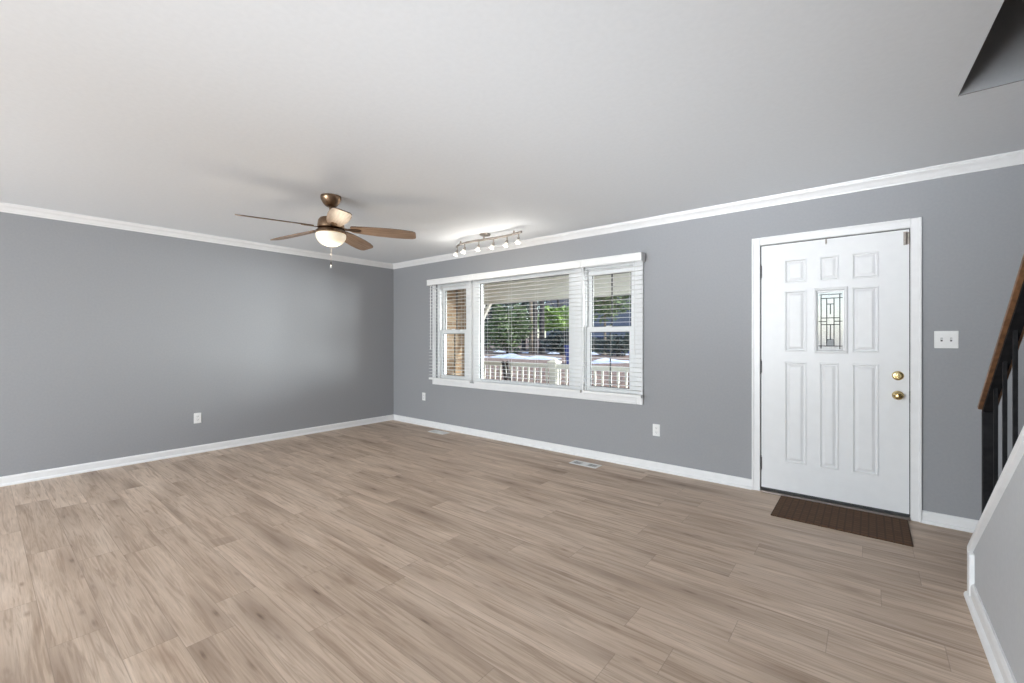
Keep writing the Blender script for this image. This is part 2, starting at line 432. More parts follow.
door = thing('door_1', (-.238, YW, .02), 'white front door with raised panels and a small leaded glass light', 'door', kind='structure')
b = MB()
YF = YW + .004                                 # inner face of the slab
PX = [(-.533, -.383), (-.300, -.177), (-.097, .058)]
PZ = [(.271, 1.092), (1.176, 1.667), (1.731, 1.921)]
panels = [(px, pz) for px in PX for pz in PZ if not (px is PX[1] and pz is PZ[1])]
LITE = ((-.335, -.121), (1.166, 1.676)); GLS = ((-.312, -.148), (1.191, 1.641))
dx0, dx1, dz0, dz1 = -.699, .223, .036, 2.055
cuts = panels + [GLS]
xs = sorted({dx0, dx1} | {v for p in cuts for v in p[0]}); zs = sorted({dz0, dz1} | {v for p in cuts for v in p[1]})
vmap = {}
def gv(x, z):
    k = (round(x, 5), round(z, 5))
    if k not in vmap: vmap[k] = b.bm.verts.new((x, YF, z))
    return vmap[k]
for i in range(len(xs) - 1):
    for j in range(len(zs) - 1):
        cx, cz = (xs[i] + xs[i + 1]) / 2, (zs[j] + zs[j + 1]) / 2
        if any(p[0][0] < cx < p[0][1] and p[1][0] < cz < p[1][1] for p in cuts): continue
        b.bm.faces.new([gv(xs[i], zs[j]), gv(xs[i + 1], zs[j]), gv(xs[i + 1], zs[j + 1]), gv(xs[i], zs[j + 1])])
def rect(p, ins, dep):
    (a, c), (e, f) = p
    return [(a + ins, YF + dep, e + ins), (c - ins, YF + dep, e + ins), (c - ins, YF + dep, f - ins), (a + ins, YF + dep, f - ins)]
for p in panels:
    rr = [(0, 0), (.004, -.003), (.009, -.003), (.014, .008), (.020, .008), (.036, .001), (.040, 0)]
    prev = None
    for ins, dep in rr:
        cur = [b.bm.verts.new(q) for q in rect(p, ins, dep)]
        if prev:
            for k in range(4): b.bm.faces.new((prev[k], prev[(k + 1) % 4], cur[(k + 1) % 4], cur[k]))
        prev = cur
    b.bm.faces.new(prev)
# slab edges and back
e = [(dx0, dz0), (dx1, dz0), (dx1, dz1), (dx0, dz1)]
for k in range(4):
    (a, c), (d, f) = e[k], e[(k + 1) % 4]
    b.bm.faces.new([b.bm.verts.new(q) for q in ((a, YF, c), (a, YF + .045, c), (d, YF + .045, f), (d, YF, f))])
(ga, gb), (gc, gd) = GLS
for q in ((dx0, ga, dz0, dz1), (gb, dx1, dz0, dz1), (ga, gb, dz0, gc), (ga, gb, gd, dz1)):
    b.bm.faces.new([b.bm.verts.new(v) for v in ((q[0], YF + .045, q[2]), (q[0], YF + .045, q[3]), (q[1], YF + .045, q[3]), (q[1], YF + .045, q[2]))])
for (x0, z0, x1, z1) in ((ga, gc, gb, gc), (gb, gc, gb, gd), (gb, gd, ga, gd), (ga, gd, ga, gc)):
    b.bm.faces.new([b.bm.verts.new(v) for v in ((x0, YF, z0), (x0, YF + .045, z0), (x1, YF + .045, z1), (x1, YF, z1))])
bmesh.ops.remove_doubles(b.bm, verts=b.bm.verts, dist=1e-5)
bmesh.ops.recalc_face_normals(b.bm, faces=b.bm.faces)
b.build('door_slab', M['door'], door)
# moulding round the light
b = MB()
rr = [(.0, 0), (.003, -.010), (.010, -.013), (.018, -.010), (.0235, -.002), (.0235, .004)]
prev = None
for ins, dep in rr:
    cur = [b.bm.verts.new(q) for q in rect(LITE, ins, dep)]
    if prev:
        for k in range(4): b.bm.faces.new((prev[k], prev[(k + 1) % 4], cur[(k + 1) % 4], cur[k]))
    prev = cur
b.build('glass_frame', M['door'], door)
b = MB(); b.box(ga, gb, YF + .014, YF + .020, gc, gd)
pane = b.build('door_glass', M['door_glass'], door)
b = MB()
def came(x0, z0, x1, z1, w=.0058):
    # fractions of the glass
    X = lambda t: ga + (gb - ga) * t
    Z = lambda t: gd - (gd - gc) * t
    if x0 == x1: b.box(X(x0) - w / 2, X(x0) + w / 2, YF + .010, YF + .0145, min(Z(z0), Z(z1)), max(Z(z0), Z(z1)), .001)
    else: b.box(min(X(x0), X(x1)), max(X(x0), X(x1)), YF + .010, YF + .0145, Z(z0) - w / 2, Z(z0) + w / 2, .001)
for c in ((.06, .04, .94, .04), (.12, .105, .97, .105), (.14, .03, .14, .98), (.86, .03, .86, .98), (.04, .93, .96, .93), (.36, .105, .36, .93), (.64, .105, .64, .93),
          (.36, .205, .64, .205), (.14, .445, .86, .445), (.14, .56, .86, .56), (.04, .505, .36, .505), (.64, .505, .96, .505), (.50, .205, .50, .38), (.50, .56, .50, .82), (.36, .82, .64, .82)):
    came(*c)
b.build('leading', M['gasket'], pane)
b = MB()
X = lambda t: ga + (gb - ga) * t
Z = lambda t: gd - (gd - gc) * t
b.box(X(.37), X(.63), YF + .011, YF + .014, Z(.925), Z(.83))
b.build('tinted_square', mat('grey_tinted_glass', (.16, .17, .18), .3), pane)
# hardware
def rosette(z, knob):
    b = MB(); A = Matrix.Rotation(R(90), 4, 'X')     # lathe axis z -> -y
    c = (.163, YF, z)
    b.lathe([(.033, 0), (.033, .003), (.030, .007), (.024, .010), (.0, .010)], c, 32, A)
    if knob:
        b.lathe([(.011, .008), (.011, .022), (.018, .028), (.0265, .038), (.028, .048), (.025, .058), (.017, .064), (.0, .066)], c, 32, A)
    else:
        b.lathe([(.021, .008), (.020, .016), (.0, .017)], c, 32, A)
        b.box(.163 - .003, .163 + .003, YF - .032, YF - .012, z - .013, z + .013, .0015)
    return b
rosette(.873, True).build('door_knob', M['brass'], door, 40)
rosette(1.014, False).build('deadbolt', M['brass'], door, 40)
b = MB(); b.box(.222, .2295, YF - .006, YF + .006, .825, .91, .001)
b.build('latch_plate', M['hinge'], door)
for z in (1.84, 1.044, .236):
    b = MB(); b.tube([(-.703, YF - .004, z - .055), (-.703, YF - .004, z + .055)], .0065, 12)
    for k in (-.06, .06): b.lathe([(.004, -.004), (.008, 0), (.004, .004)], (-.703, YF - .004, z + k), 12)
    b.box(-.703, -.694, YF - .003, YF, z - .05, z + .05)
    b.build('hinge', M['hinge'], door)
b = MB()   # security latch at the top corner
b.box(.192, .214, YF - .004, YF, 1.945, 2.040, .001); b.box(.196, .210, YF - .020, YF - .004, 1.985, 2.035, .003)
b.tube([(.203, YF - .022, 1.95), (.203, YF - .022, 2.03)], .005, 10); b.lathe([(.004, -.008), (.008, -.004), (.008, .004), (.004, .008)], (.203, YF - .022, 1.955), 12)
b.box(.214, .224, YF - .010, YF - .003, 1.95, 2.035, .001)
b.build('security_latch', M['nickel'], door)
b = MB(); b.tube([(-.256, YF - .001, 2.055), (-.256, YF - .006, 2.045), (-.256, YF - .006, 2.02), (-.256, YF - .018, 2.012), (-.256, YF - .020, 2.022)], .003, 8)
b.box(-.262, -.250, YF - .002, YF, 2.02, 2.055)
b.build('hook', M['nickel'], door)
b = MB(); b.box(dx0, dx1, YF + .006, YF + .04, .017, .037)
b.build('door_sweep', M['gasket'], door)

# ------------------------------------------------------------------ triple window
b = MB()
casing_board(b, -4.872, WX0, .625, 2.12, 'r'); casing_board(b, WX1, -1.725, .625, 2.12, 'l')
casing_board(b, WX0, WX1, .625, WZ0, 't'); casing_board(b, WX0, WX1, WZ1, 2.12, 'b')
for x0, x1 in ((-4.185, -4.105), (-2.495, -2.395)):
    b.box(x0, x1, YW - .016, YW + .03, WZ0, WZ1, .003); b.box(x0 + .02, x1 - .02, YW - .022, YW - .012, WZ0, WZ1, .003)
    b.box(x0, x1, YW + .03, YW + .17, WZ0, WZ1)
struct(b.build('trim_6', M['white']), 'white casing framing the triple window', 'window casing')

def frame_boxes(b, x0, x1, z0, z1, gx0, gx1, gz0, gz1, y0, y1, bev=.003):
    b.box(x0, gx0, y0, y1, z0, z1, bev); b.box(gx1, x1, y0, y1, z0, z1, bev)
    b.box(gx0, gx1, y0, y1, z0, gz0, bev); b.box(gx0, gx1, y0, y1, gz1, z1, bev)
def gasket(parent, gx0, gx1, gz0, gz1, y0, y1, w=.006):
    b = MB(); b.box(gx0, gx0 + w, y0, y1, gz0, gz1); b.box(gx1 - w, gx1, y0, y1, gz0, gz1); b.box(gx0 + w, gx1 - w, y0, y1, gz0, gz0 + w); b.box(gx0 + w, gx1 - w, y0, y1, gz1 - w, gz1)
    b.build('gasket', M['gasket'], parent)
def glass(parent, gx0, gx1, gz0, gz1, y):
    b = MB(); b.box(gx0 + .001, gx1 - .001, y, y + .004, gz0 + .001, gz1 - .001); b.build('pane', M['glass'], parent)

def double_hung(name, x0, x1, gx0, gx1, label):
    w = thing(name, ((x0 + x1) / 2, YW, WZ0), label, 'window', kind='structure')
    b = MB(); frame_boxes(b, x0, x1, WZ0, WZ1, gx0 - .045, gx1 + .045, .715, 2.03, YW + .02, YW + .15)
    b.build('window_frame', M['vinyl'], w)
    for part, z0, z1, gz0, gz1, y in (('lower_sash', .716, 1.405, .766, 1.352, YW + .035), ('upper_sash', 1.365, 2.029, 1.405, 1.968, YW + .075)):
        b = MB(); frame_boxes(b, gx0 - .044, gx1 + .044, z0, z1, gx0, gx1, gz0, gz1, y, y + .035)
        if part == 'lower_sash': b.box((gx0 + gx1) / 2 - .03, (gx0 + gx1) / 2 + .03, y - .012, y + .012, 1.398, 1.416, .003)
        s = b.build(part, M['vinyl'], w)
        glass(s, gx0, gx1, gz0, gz1, y + .016)
        gasket(s, gx0, gx1, gz0, gz1, y + .006, y + .012)
        b = MB(); xm = (gx0 + gx1) / 2; b.box(xm - .0065, xm + .0065, y + .021, y + .029, gz0, gz1)
        b.build('muntin', M['gasket'], s)
    return w
double_hung('window_1', WX0, -4.185, -4.705, -4.272, 'left narrow double hung window with brick outside')
double_hung('window_3', -2.395, WX1, -2.338, -1.888, 'right narrow double hung window beside the picture window')
w = thing('window_2', (-3.30, YW, WZ0), 'large middle picture window facing the porch', 'window', kind='structure')
b = MB(); frame_boxes(b, -4.105, -2.495, WZ0, WZ1, -3.995, -2.607, .745, 2.01, YW + .03, YW + .12); b.build('window_frame', M['vinyl'], w)
glass(w, -3.995, -2.607, .745, 2.01, YW + .072); gasket(w, -3.995, -2.607, .745, 2.01, YW + .050, YW + .062, .008)

# ------------------------------------------------------------------ blinds (outside mounted, slats open)
def blind(x0, x1, label, ret_l, ret_r, wand=None, nlad=2):
    y0, y1 = 4.080, 4.130
    w = thing('window_blind', ((x0 + x1) / 2, 4.105, .70), label, 'blind', 'white slatted blinds over the triple window')
    b = MB()
    b.box(x0 - .012 * ret_l, x1 + .012 * ret_r, 4.056, 4.066, 2.035, 2.118, .003)
    b.box(x0 - .012 * ret_l, x1 + .012 * ret_r, 4.052, 4.057, 2.100, 2.114, .002); b.box(x0 - .012 * ret_l, x1 + .012 * ret_r, 4.052, 4.057, 2.040, 2.050, .002)
    if ret_l: b.box(x0 - .012, x0 - .004, 4.066, 4.150, 2.035, 2.118, .002)
    if ret_r: b.box(x1 + .004, x1 + .012, 4.066, 4.150, 2.035, 2.118, .002)
    b.build('valance', M['slat'], w)
    b = MB(); b.box(x0, x1, 4.078, 4.132, 2.048, 2.100, .003); b.build('headrail', M['slat'], w)
    b = MB(); zb, pitch, nsl = .765, .0455, 28
    for k in range(nsl):
        z = zb + k * pitch
        if z > 2.04: break
        # gently crowned slat
        pr = [(y0, z - .0012), (y0, z + .0006), (y0 + .0125, z + .0018), (y0 + .025, z + .0022), (y0 + .0375, z + .0018), (y1, z + .0006), (y1, z - .0012), (y0 + .025, z + .0003)]
        b.rings([[Vector((x, p[0], p[1])) for p in pr] for x in (x0 + .004, x1 - .004)])
    b.build('slats', M['slat'], w)
    b = MB(); b.box(x0 + .002, x1 - .002, y0, y1, .700, .728, .004, 2); b.build('bottom_rail', M['slat'], w)
    for k in range(nlad):
        x = x0 + (x1 - x0) * ((k + .5) / nlad if nlad > 2 else (.18, .82)[k])
        b = MB(); b.tube([(x, y0 - .001, .728), (x, y0 - .001, 2.05)], .0012, 6); b.tube([(x, y1 + .001, .728), (x, y1 + .001, 2.05)], .0012, 6)
        b.build('ladder_cord', M['slat'], w)
    if wand:
        b = MB(); b.tube([(wand, 4.068, 2.035), (wand, 4.068, 1.16)], .004, 8); b.lathe([(.004, 0), (.006, -.01), (.006, -.04), (.003, -.045)], (wand, 4.068, 1.17), 10)
        b.build('tilt_wand', M['plate'], w)
blind(-4.872, -4.045, 'white slatted blind over the left narrow window with brick behind', 1, 0, wand=-4.815)
blind(-3.975, -2.392, 'wide white slatted blind over the middle picture window', 0, 0, nlad=4)
blind(-2.374, -1.712, 'white slatted blind over the right narrow window nearest the door', 0, 1, wand=-1.775)
# valance filler pieces at the two joints belong to the middle blind's valance
for x0, x1 in ((-4.044, -3.975), (-2.392, -2.3755)):
    pr = [o for o in bpy.data.objects if o.name.startswith('window_blind') and 'middle' in o['label']][0]
    b = MB(); b.box(x0, x1, 4.056, 4.066, 2.035, 2.118); b.box(x0, x1, 4.052, 4.057, 2.100, 2.114); b.box(x0, x1, 4.052, 4.057, 2.040, 2.050)
    b.build('valance', M['slat'], pr)

# ------------------------------------------------------------------ outlets and switch
def plate(x, z, axis, name, label, cat, w=.07, h=.115):
    loc = (x, YW, z - h / 2) if axis == 'y' else (XL, x, z - h / 2)
    t = thing(name, loc, label, cat, 'wall outlets' if name == 'wall_outlet' else None)
    def bx(b, u0, u1, d0, d1, z0, z1, bev=0):
        if axis == 'y': b.box(x + u0, x + u1, YW - d1, YW - d0, z + z0, z + z1, bev)
        else: b.box(XL + d0, XL + d1, x + u0, x + u1, z + z0, z + z1, bev)
    b = MB(); bx(b, -w / 2, w / 2, 0, .006, -h / 2, h / 2, .002); b.build('cover_plate', M['plate'], t)
    return t, bx
for x, z, ax, lab in ((1.561, .391, 'x', 'white outlet low on the left grey wall'), (-5.083, .427, 'y', 'white outlet on the window wall near the room corner'), (-1.595, .393, 'y', 'white outlet on the window wall between window and door')):
    t, bx = plate(x, z, ax, 'wall_outlet', lab, 'outlet')
    for s in (-.02, .02):
        b = MB(); bx(b, -.017, .017, .004, .008, s - .014, s + .014, .002)
        so = b.build('socket', M['plate'], t)
        b = MB(); bx(b, -.008, -.006, .0078, .0086, s - .004, s + .006); bx(b, .006, .008, .0078, .0086, s - .004, s + .006); bx(b, -.002, .002, .0078, .0086, s - .010, s - .006)
        b.build('slot', M['gasket'], so)
t, bx = plate(.409, 1.273, 'y', 'light_switch', 'white double toggle light switch right of the front door', 'light switch', .118, .118)
for u in (-.023, .023):
    b = MB(); bx(b, u - .005, u + .005, .005, .0075, -.012, .012); s = b.build('toggle_slot', M['hinge'], t)
    b = MB(); bx(b, u - .004, u + .004, .006, .016, -.002, .009, .002); b.build('toggle', M['plate'], t)

# ------------------------------------------------------------------ floor registers and mat
def register(x, y, label):
    t = thing('floor_vent', (x, y, 0), label, 'floor vent', 'white floor registers by the window wall')
    w, d = .155, .066
    b = MB(); b.box(x - w, x - w + .022, y - d, y + d, 0, .005, .002); b.box(x + w - .022, x + w, y - d, y + d, 0, .005, .002)
    b.box(x - w + .022, x + w - .022, y - d, y - d + .026, 0, .005, .002); b.box(x - w + .022, x + w - .022, y + d - .026, y + d, 0, .005, .002)
    b.box(x - .038, x + .038, y - d + .026, y + d - .026, 0, .005, .001)
    b.build('vent_frame', M['plate'], t)
    for s in (-1, 1):
        b = MB()
        for k in range(8):
            xx = x + s * (.046 + k * .0115); b.box(xx - .0016, xx + .0016, y - d + .026, y + d - .026, .0012, .0042)
        b.build('louvres', M['plate'], t)
    b = MB(); b.box(x - w + .02, x + w - .02, y - d + .02, y + d - .02, .0002, .001); b.build('duct_shadow', M['gasket'], t).name = 'duct_shade_sheet'  # flat dark sheet painted as the shade inside the duct
register(-2.235, 3.915, 'white floor vent below the right end of the window')
register(-4.553, 3.990, 'white floor vent in the floor near the room corner')
b = MB(); b.box(-.550, .214, 3.630, 4.125, 0, .009, .003)
o = tag(b.build('door_mat', M['mat']), 'dark brown woven door mat in front of the white front door', 'door mat')

# ------------------------------------------------------------------ staircase
KX0, KX1 = .397, .490
SL = .737
def capz(y): return .256 + SL * (3.104 - y)
YF_K = 3.098
YT = YF_K - (H - .256) / SL
b = MB()
poly = [(YF_K, 0), (YF_K, .235), (YT + .02, H - .02), (-.9, H - .002), (-.9, 0)]
b.rings([[Vector((x, p[0], p[1])) for p in poly] for x in (KX0, KX1)])
struct(b.build('wall_stair', M['kneewall']), 'pale grey half wall that slopes up along the stairs', 'wall')
b = MB()   # sloped cap and the upright end board
def capring(y, z):
    # section across the wall, slightly rounded
    return [Vector((KX0 - .016, y, z - .034)), Vector((KX0 - .019, y, z - .028)), Vector((KX0 - .019, y, z - .004)), Vector((KX0 - .015, y, z)), Vector((KX1 + .015, y, z)), Vector((KX1 + .019, y, z - .004)), Vector((KX1 + .019, y, z - .034))]
b.rings([capring(YF_K + .012, capz(YF_K + .012)), capring(YT + .06, capz(YT + .06))])
b.box(KX0 - .0185, KX1 + .0185, YF_K - .045, YF_K + .012, .0, capz(YF_K + .012) - .02, .003)
struct(b.build('trim_7', M['white']), 'white sloping cap on the half wall by the stairs', 'stair trim')
b = MB()
BK = [(0, 0), (.030, 0), (.030, .012), (.024, .022), (.014, .028), (.014, .072), (.010, .084), (.006, .090), (0, .090)]
b.sweep(BK, lambda t, p: Vector((KX0 - p[0], t, p[1])), -.9, YF_K + .014)
struct(b.build('baseboard_stair', M['white']), 'white baseboard along the foot of the stair half wall', 'baseboard')
# steps
RISE, RUN = .189, .2565
b = MB()
for k in range(12):
    y1 = 3.02 - k * RUN
    b.box(KX1, XR, y1 - RUN, y1, 0 if k < 2 else (k - 1) * RISE, (k + 1) * RISE - .03)
    b.box(KX1, XR, y1 - RUN - .0, y1 + .025, (k + 1) * RISE - .03, (k + 1) * RISE, .006)
struct(b.build('trim_8', M['rail_wood']), 'brown stair steps rising behind the half wall', 'stairs')
# railing
RAIL_S = .757
RX = .436
def railz(y): return .980 + RAIL_S * (3.0 - y)
rl = thing('stair_railing', (RX, 3.02, capz(3.02)), 'brown wooden handrail on black metal balusters beside the stairs', 'stair railing')
b = MB()
prof = [(-.030, -.020), (-.033, -.008), (-.030, .008), (-.020, .018), (0, .022), (.020, .018), (.030, .008), (.033, -.008), (.030, -.020)]
yE, yT = 3.035, .25
pts = []
for y in (yE, yE - .01, yT):
    s_ = .75 if y == yE else 1
    pts.append([Vector((RX + u * s_, y - v * .5, railz(y) + v * s_)) for u, v in prof])
b.rings(pts)
b.build('handrail', M['rail_wood'], rl, 50)
b = MB(); b.bar((RX, 3.03, railz(3.03) - .028), (RX, yT, railz(yT) - .028), .034, .014); b.build('rail_channel', M['black'], rl)
b = MB(); b.box(RX - .018, RX + .018, 3.00, 3.036, capz(3.036) - .012, railz(3.036) - .02, .003); b.build('newel_post', M['black'], rl)
k = 0; y = 2.852
while y > .5 and k < 16:
    b = MB()
    z0, z1 = capz(y) - .006, railz(y) - .028
    b.box(RX - .0065, RX + .0065, y - .0065, y + .0065, z0, z1, .001)
    b.build('baluster', M['black'], rl)
    y -= .166; k += 1

# ------------------------------------------------------------------ ceiling fan
FX, FY = -3.433, 1.844
fan = thing('ceiling_fan', (FX, FY, H), 'five blade brown wooden ceiling fan with lit bowl light', 'ceiling fan')
b = MB(); b.lathe([(.0, H), (.080, H), (.082, H - .010), (.078, H - .030), (.064, H - .058), (.046, H - .078), (.030, H - .088), (.0, H - .088)], (FX, FY, 0), 36)
b.build('canopy', M['bronze'], fan, 40)
b = MB(); b.lathe([(.0135, H - .07), (.0135, 2.27)], (FX, FY, 0), 16); b.lathe([(.0, 2.30), (.022, 2.298), (.028, 2.285), (.03, 2.27), (0, 2.27)], (FX, FY, 0), 20)
b.build('downrod', M['bronze'], fan, 40)
b = MB(); b.lathe([(.0, 2.280), (.055, 2.278), (.085, 2.268), (.098, 2.250), (.102, 2.225), (.105, 2.205), (.104, 2.190), (.092, 2.182), (.0, 2.182)], (FX, FY, 0), 40)
b.build('motor_housing', M['bronze'], fan, 35)
b = MB(); b.lathe([(.0, 2.184), (.080, 2.184), (.108, 2.172), (.122, 2.158), (.126, 2.146), (.118, 2.142), (.0, 2.142)], (FX, FY, 0), 40)
b.build('light_fitter', M['bronze'], fan, 35)
b = MB(); b.lathe([(.110, 2.146), (.116, 2.140), (.118, 2.128), (.113, 2.106), (.100, 2.082), (.079, 2.062), (.051, 2.049), (.023, 2.043), (.0, 2.042)], (FX, FY, 0), 40)
b.build('light_bowl', M['bowl'], fan, 60)
PITCH = R(14)
def blade_pt(th, r, t, h):
    rad = Vector((math.cos(th), math.sin(th), 0)); tan = Vector((-math.sin(th), math.cos(th), 0))
    n_ = tan * math.sin(PITCH) + Vector((0, 0, 1)) * math.cos(PITCH); tt = tan * math.cos(PITCH) - Vector((0, 0, 1)) * math.sin(PITCH)
    return Vector((FX, FY, 2.190 - .03 * (r - .1) / .58)) + rad * r + tt * t + n_ * h
outline = [(.155, .040), (.165, .050), (.25, .063), (.36, .074), (.48, .079), (.58, .076), (.655, .066), (.680, .050), (.684, .030)]
full = [(r, w) for r, w in outline] + [(r, -w * .96) for r, w in reversed(outline)]
arm = [(.095, .016), (.14, .014), (.165, .022), (.225, .022), (.235, .012)]
af = arm + [(r, -t) for r, t in reversed(arm)]
for k in range(5):
    th = R(50 + 72 * k)
    b = MB(); b.rings([[blade_pt(0, r, t, h) for r, t in full] for h in (-.0035, .0005)])
    bl = b.build('blade', M['blade'], fan)
    b = MB(); b.rings([[blade_pt(0, r, t * 1.004, h) for r, t in full] for h in (.0006, .0045)])
    b.build('blade_top', M['blade_edge'], bl)
    b = MB(); b.rings([[blade_pt(0, r, t, h) for r, t in af] for h in (-.0095, -.0036)])
    br = b.build('blade_bracket', M['bronze'], fan)
    bl.rotation_euler.z = br.rotation_euler.z = th
b = MB(); b.tube([(FX + .0, FY - .0, 2.044), (FX, FY, 1.915)], .0012, 6)
for z in [2.03 - .012 * i for i in range(10)]: b.lathe([(.0004, z - .002), (.002, z), (.0004, z + .002)], (FX, FY, 0), 8)
pc = b.build('pull_chain', M['nickel'], fan)
b = MB(); b.lathe([(.001, 1.918), (.004, 1.912), (.0055, 1.895), (.003, 1.888)], (FX, FY, 0), 12); b.build('chain_connector', M['gasket'], pc)
b = MB(); b.lathe([(.002, 1.889), (.006, 1.882), (.007, 1.872), (.004, 1.862), (.0, 1.860)], (FX, FY, 0), 12); b.build('pull_knob', M['plate'], pc)
lamp('fan_light', 'POINT', (FX, FY, 1.985), 3, (1.0, .86, .66), size=.06, parent=fan)

# ------------------------------------------------------------------ track light
TX, TY, TZ = -3.33, 3.60, 2.385
tl = thing('track_light', (TX, TY, H), 'wavy brushed metal track light with six lit heads on ceiling', 'track light')
b = MB(); b.lathe([(.0, H), (.062, H), (.064, H - .006), (.058, H - .016), (.030, H - .024), (.0, H - .026)], (TX, TY, 0), 32); b.lathe([(.010, H - .02), (.010, TZ)], (TX, TY - .02, 0), 14)
b.build('canopy', M['nickel'], tl, 40)
ctrl = [(-3.845, 3.655), (-3.77, 3.60), (-3.69, 3.57), (-3.58, 3.557), (-3.45, 3.56), (-3.33, 3.575), (-3.18, 3.592), (-3.05, 3.597), (-2.93, 3.588), (-2.85, 3.573), (-2.78, 3.555)]
b = MB(); b.tube([(x, y, TZ) for x, y in ctrl], .013, 12); b.build('track_bar', M['nickel'], tl, 50)
for x, y in ((-3.69, 3.57), (-2.90, 3.583)):
    b = MB(); b.lathe([(.011, TZ), (.011, TZ + .012), (.009, TZ + .030), (.004, TZ + .036)], (x, y, 0), 14); b.build('support_post', M['nickel'], tl, 40)
heads = [(-3.80, 3.622, (-.35, -.25)), (-3.615, 3.562, (-.12, -.35)), (-3.395, 3.568, (.0, -.35)), (-3.195, 3.590, (-.25, -.3)), (-3.005, 3.595, (-.1, -.35)), (-2.825, 3.568, (.12, -.4))]
for x, y, tilt in heads:
    b = MB(); b.tube([(x, y, TZ - .004), (x, y, TZ - .052)], .0065, 10)
    b.lathe([(.0, .006), (.012, .006), (.012, -.006), (.0, -.006)], (x, y, TZ - .052), 14)
    d = Vector((tilt[0], tilt[1], -1)).normalized(); q = Vector((0, 0, -1)).rotation_difference(d).to_matrix().to_4x4()
    c = (x, y, TZ - .056)
    b.lathe([(.0, .0), (.014, -.002), (.017, -.012), (.019, -.030), (.0, -.030)], c, 18, q)
    hd = b.build('lamp_head', M['nickel'], tl, 40)
    b = MB(); b.lathe([(.018, -.024), (.021, -.034), (.025, -.048), (.028, -.062), (.0265, -.062), (.019, -.034), (.016, -.026)], c, 22, q); b.build('lamp_shade', M['shade_glass'], hd, 40)
    b = MB(); b.lathe([(.0, -.028), (.010, -.030), (.016, -.042), (.020, -.056), (.018, -.064), (.0, -.066)], c, 20, q); b.build('bulb', M['bulb'], hd, 40)
    p = Vector(c) + d * .16
    lamp('track_bulb_light', 'POINT', p, 1.3, (1.0, .95, .87), size=.04, parent=tl)

# ------------------------------------------------------------------ outside: porch
YR = 6.0
b = MB(); b.box(-7.2, 2.0, YW + T, YR + .18, -.3, -.06)
struct(b.build('porch_floor', M['concrete']), 'grey concrete porch floor outside the window', 'porch floor')
b = MB(); b.box(-7.2, 2.0, YW + T, YR + .25, 2.33, 2.42)
struct(b.build('porch_ceiling', M['porch_beam']), 'cream porch ceiling above the railing', 'porch ceiling')
b = MB(); b.box(-6.2, 2.0, YR - .08, YR + .10, 1.925, 2.33); b.box(-6.2, 2.0, YR - .095, YR + .115, 1.925, 1.955, .004)
struct(b.build('porch_beam', M['porch_beam']), 'cream beam across the porch front', 'porch beam')
b = MB(); b.box(-6.25, -5.98, YW + T, 6.02, -.3, 2.33)
struct(b.build('brick_wall', M['brick']), 'tan brick side wall of the porch behind the left window', 'brick wall')

def column(x, label, bracket):
    c = thing('porch_column', (x, YR, -.06), label, 'porch column', 'porch columns')
    b = MB(); b.box(x - .065, x + .065, YR - .065, YR + .065, -.06, 1.925, .006); b.build('post', M['porch_white'], c)
    b = MB(); b.box(x - .085, x + .085, YR - .085, YR + .085, -.06, .06, .006); b.build('base', M['porch_white'], c)
    b = MB(); b.box(x - .085, x + .085, YR - .085, YR + .085, 1.86, 1.925, .006); b.build('capital', M['porch_white'], c)
    for s in bracket:
        b = MB(); b.bar((x + s * .05, YR, 1.60), (x + s * .285, YR, 1.945), .06, .05, Vector((0, 1, 0))); b.build('brace', M['porch_white'], c)
column(-5.70, 'cream porch column with a slanted brace at left of the picture window', (1,))
# railing: newel, rails, turned balusters
pr = thing('porch_railing', (-3.9, YR, -.06), 'cream porch railing with turned balusters outside the window', 'porch railing')
RT = .865
b = MB(); b.box(-5.635, 1.0, YR - .045, YR + .045, RT - .04, RT, .008); b.box(-5.635, 1.0, YR - .03, YR + .03, RT - .065, RT - .04); b.build('top_rail', M['porch_white'], pr)
b = MB(); b.box(-5.635, 1.0, YR - .03, YR + .03, .04, .09, .005); b.build('bottom_rail', M['porch_white'], pr)
bprof = [(.021, .09), (.021, .20), (.013, .215), (.022, .24), (.027, .30), (.022, .38), (.015, .47), (.013, .56), (.019, .585), (.013, .60), (.021, .63), (.021, RT - .062)]
proto = None; x = -5.56; k = 0
while x < -.9:
    if abs(x + 4.0) > .09:
        if proto is None:
            b = MB(); b.lathe(bprof, (x, YR, 0), 10); proto = b.build('baluster', M['porch_white'], pr, 40); px0 = x
        else:
            c = proto.copy(); COL.objects.link(c); c.location.x = proto.location.x + (x - px0)
    x += .128
b = MB(); b.box(-4.065, -3.935, YR - .065, YR + .065, -.06, RT + .01, .006); b.box(-4.09, -3.91, YR - .09, YR + .09, RT + .01, RT + .045, .008)
b.rings([[Vector((-4.0 + sx * .07, YR + sy * .07, RT + .045)) for sx, sy in ((-1, -1), (1, -1), (1, 1), (-1, 1))], [Vector((-4.0 + sx * .02, YR + sy * .02, RT + .085)) for sx, sy in ((-1, -1), (1, -1), (1, 1), (-1, 1))]])
b.build('newel', M['porch_white'], pr)
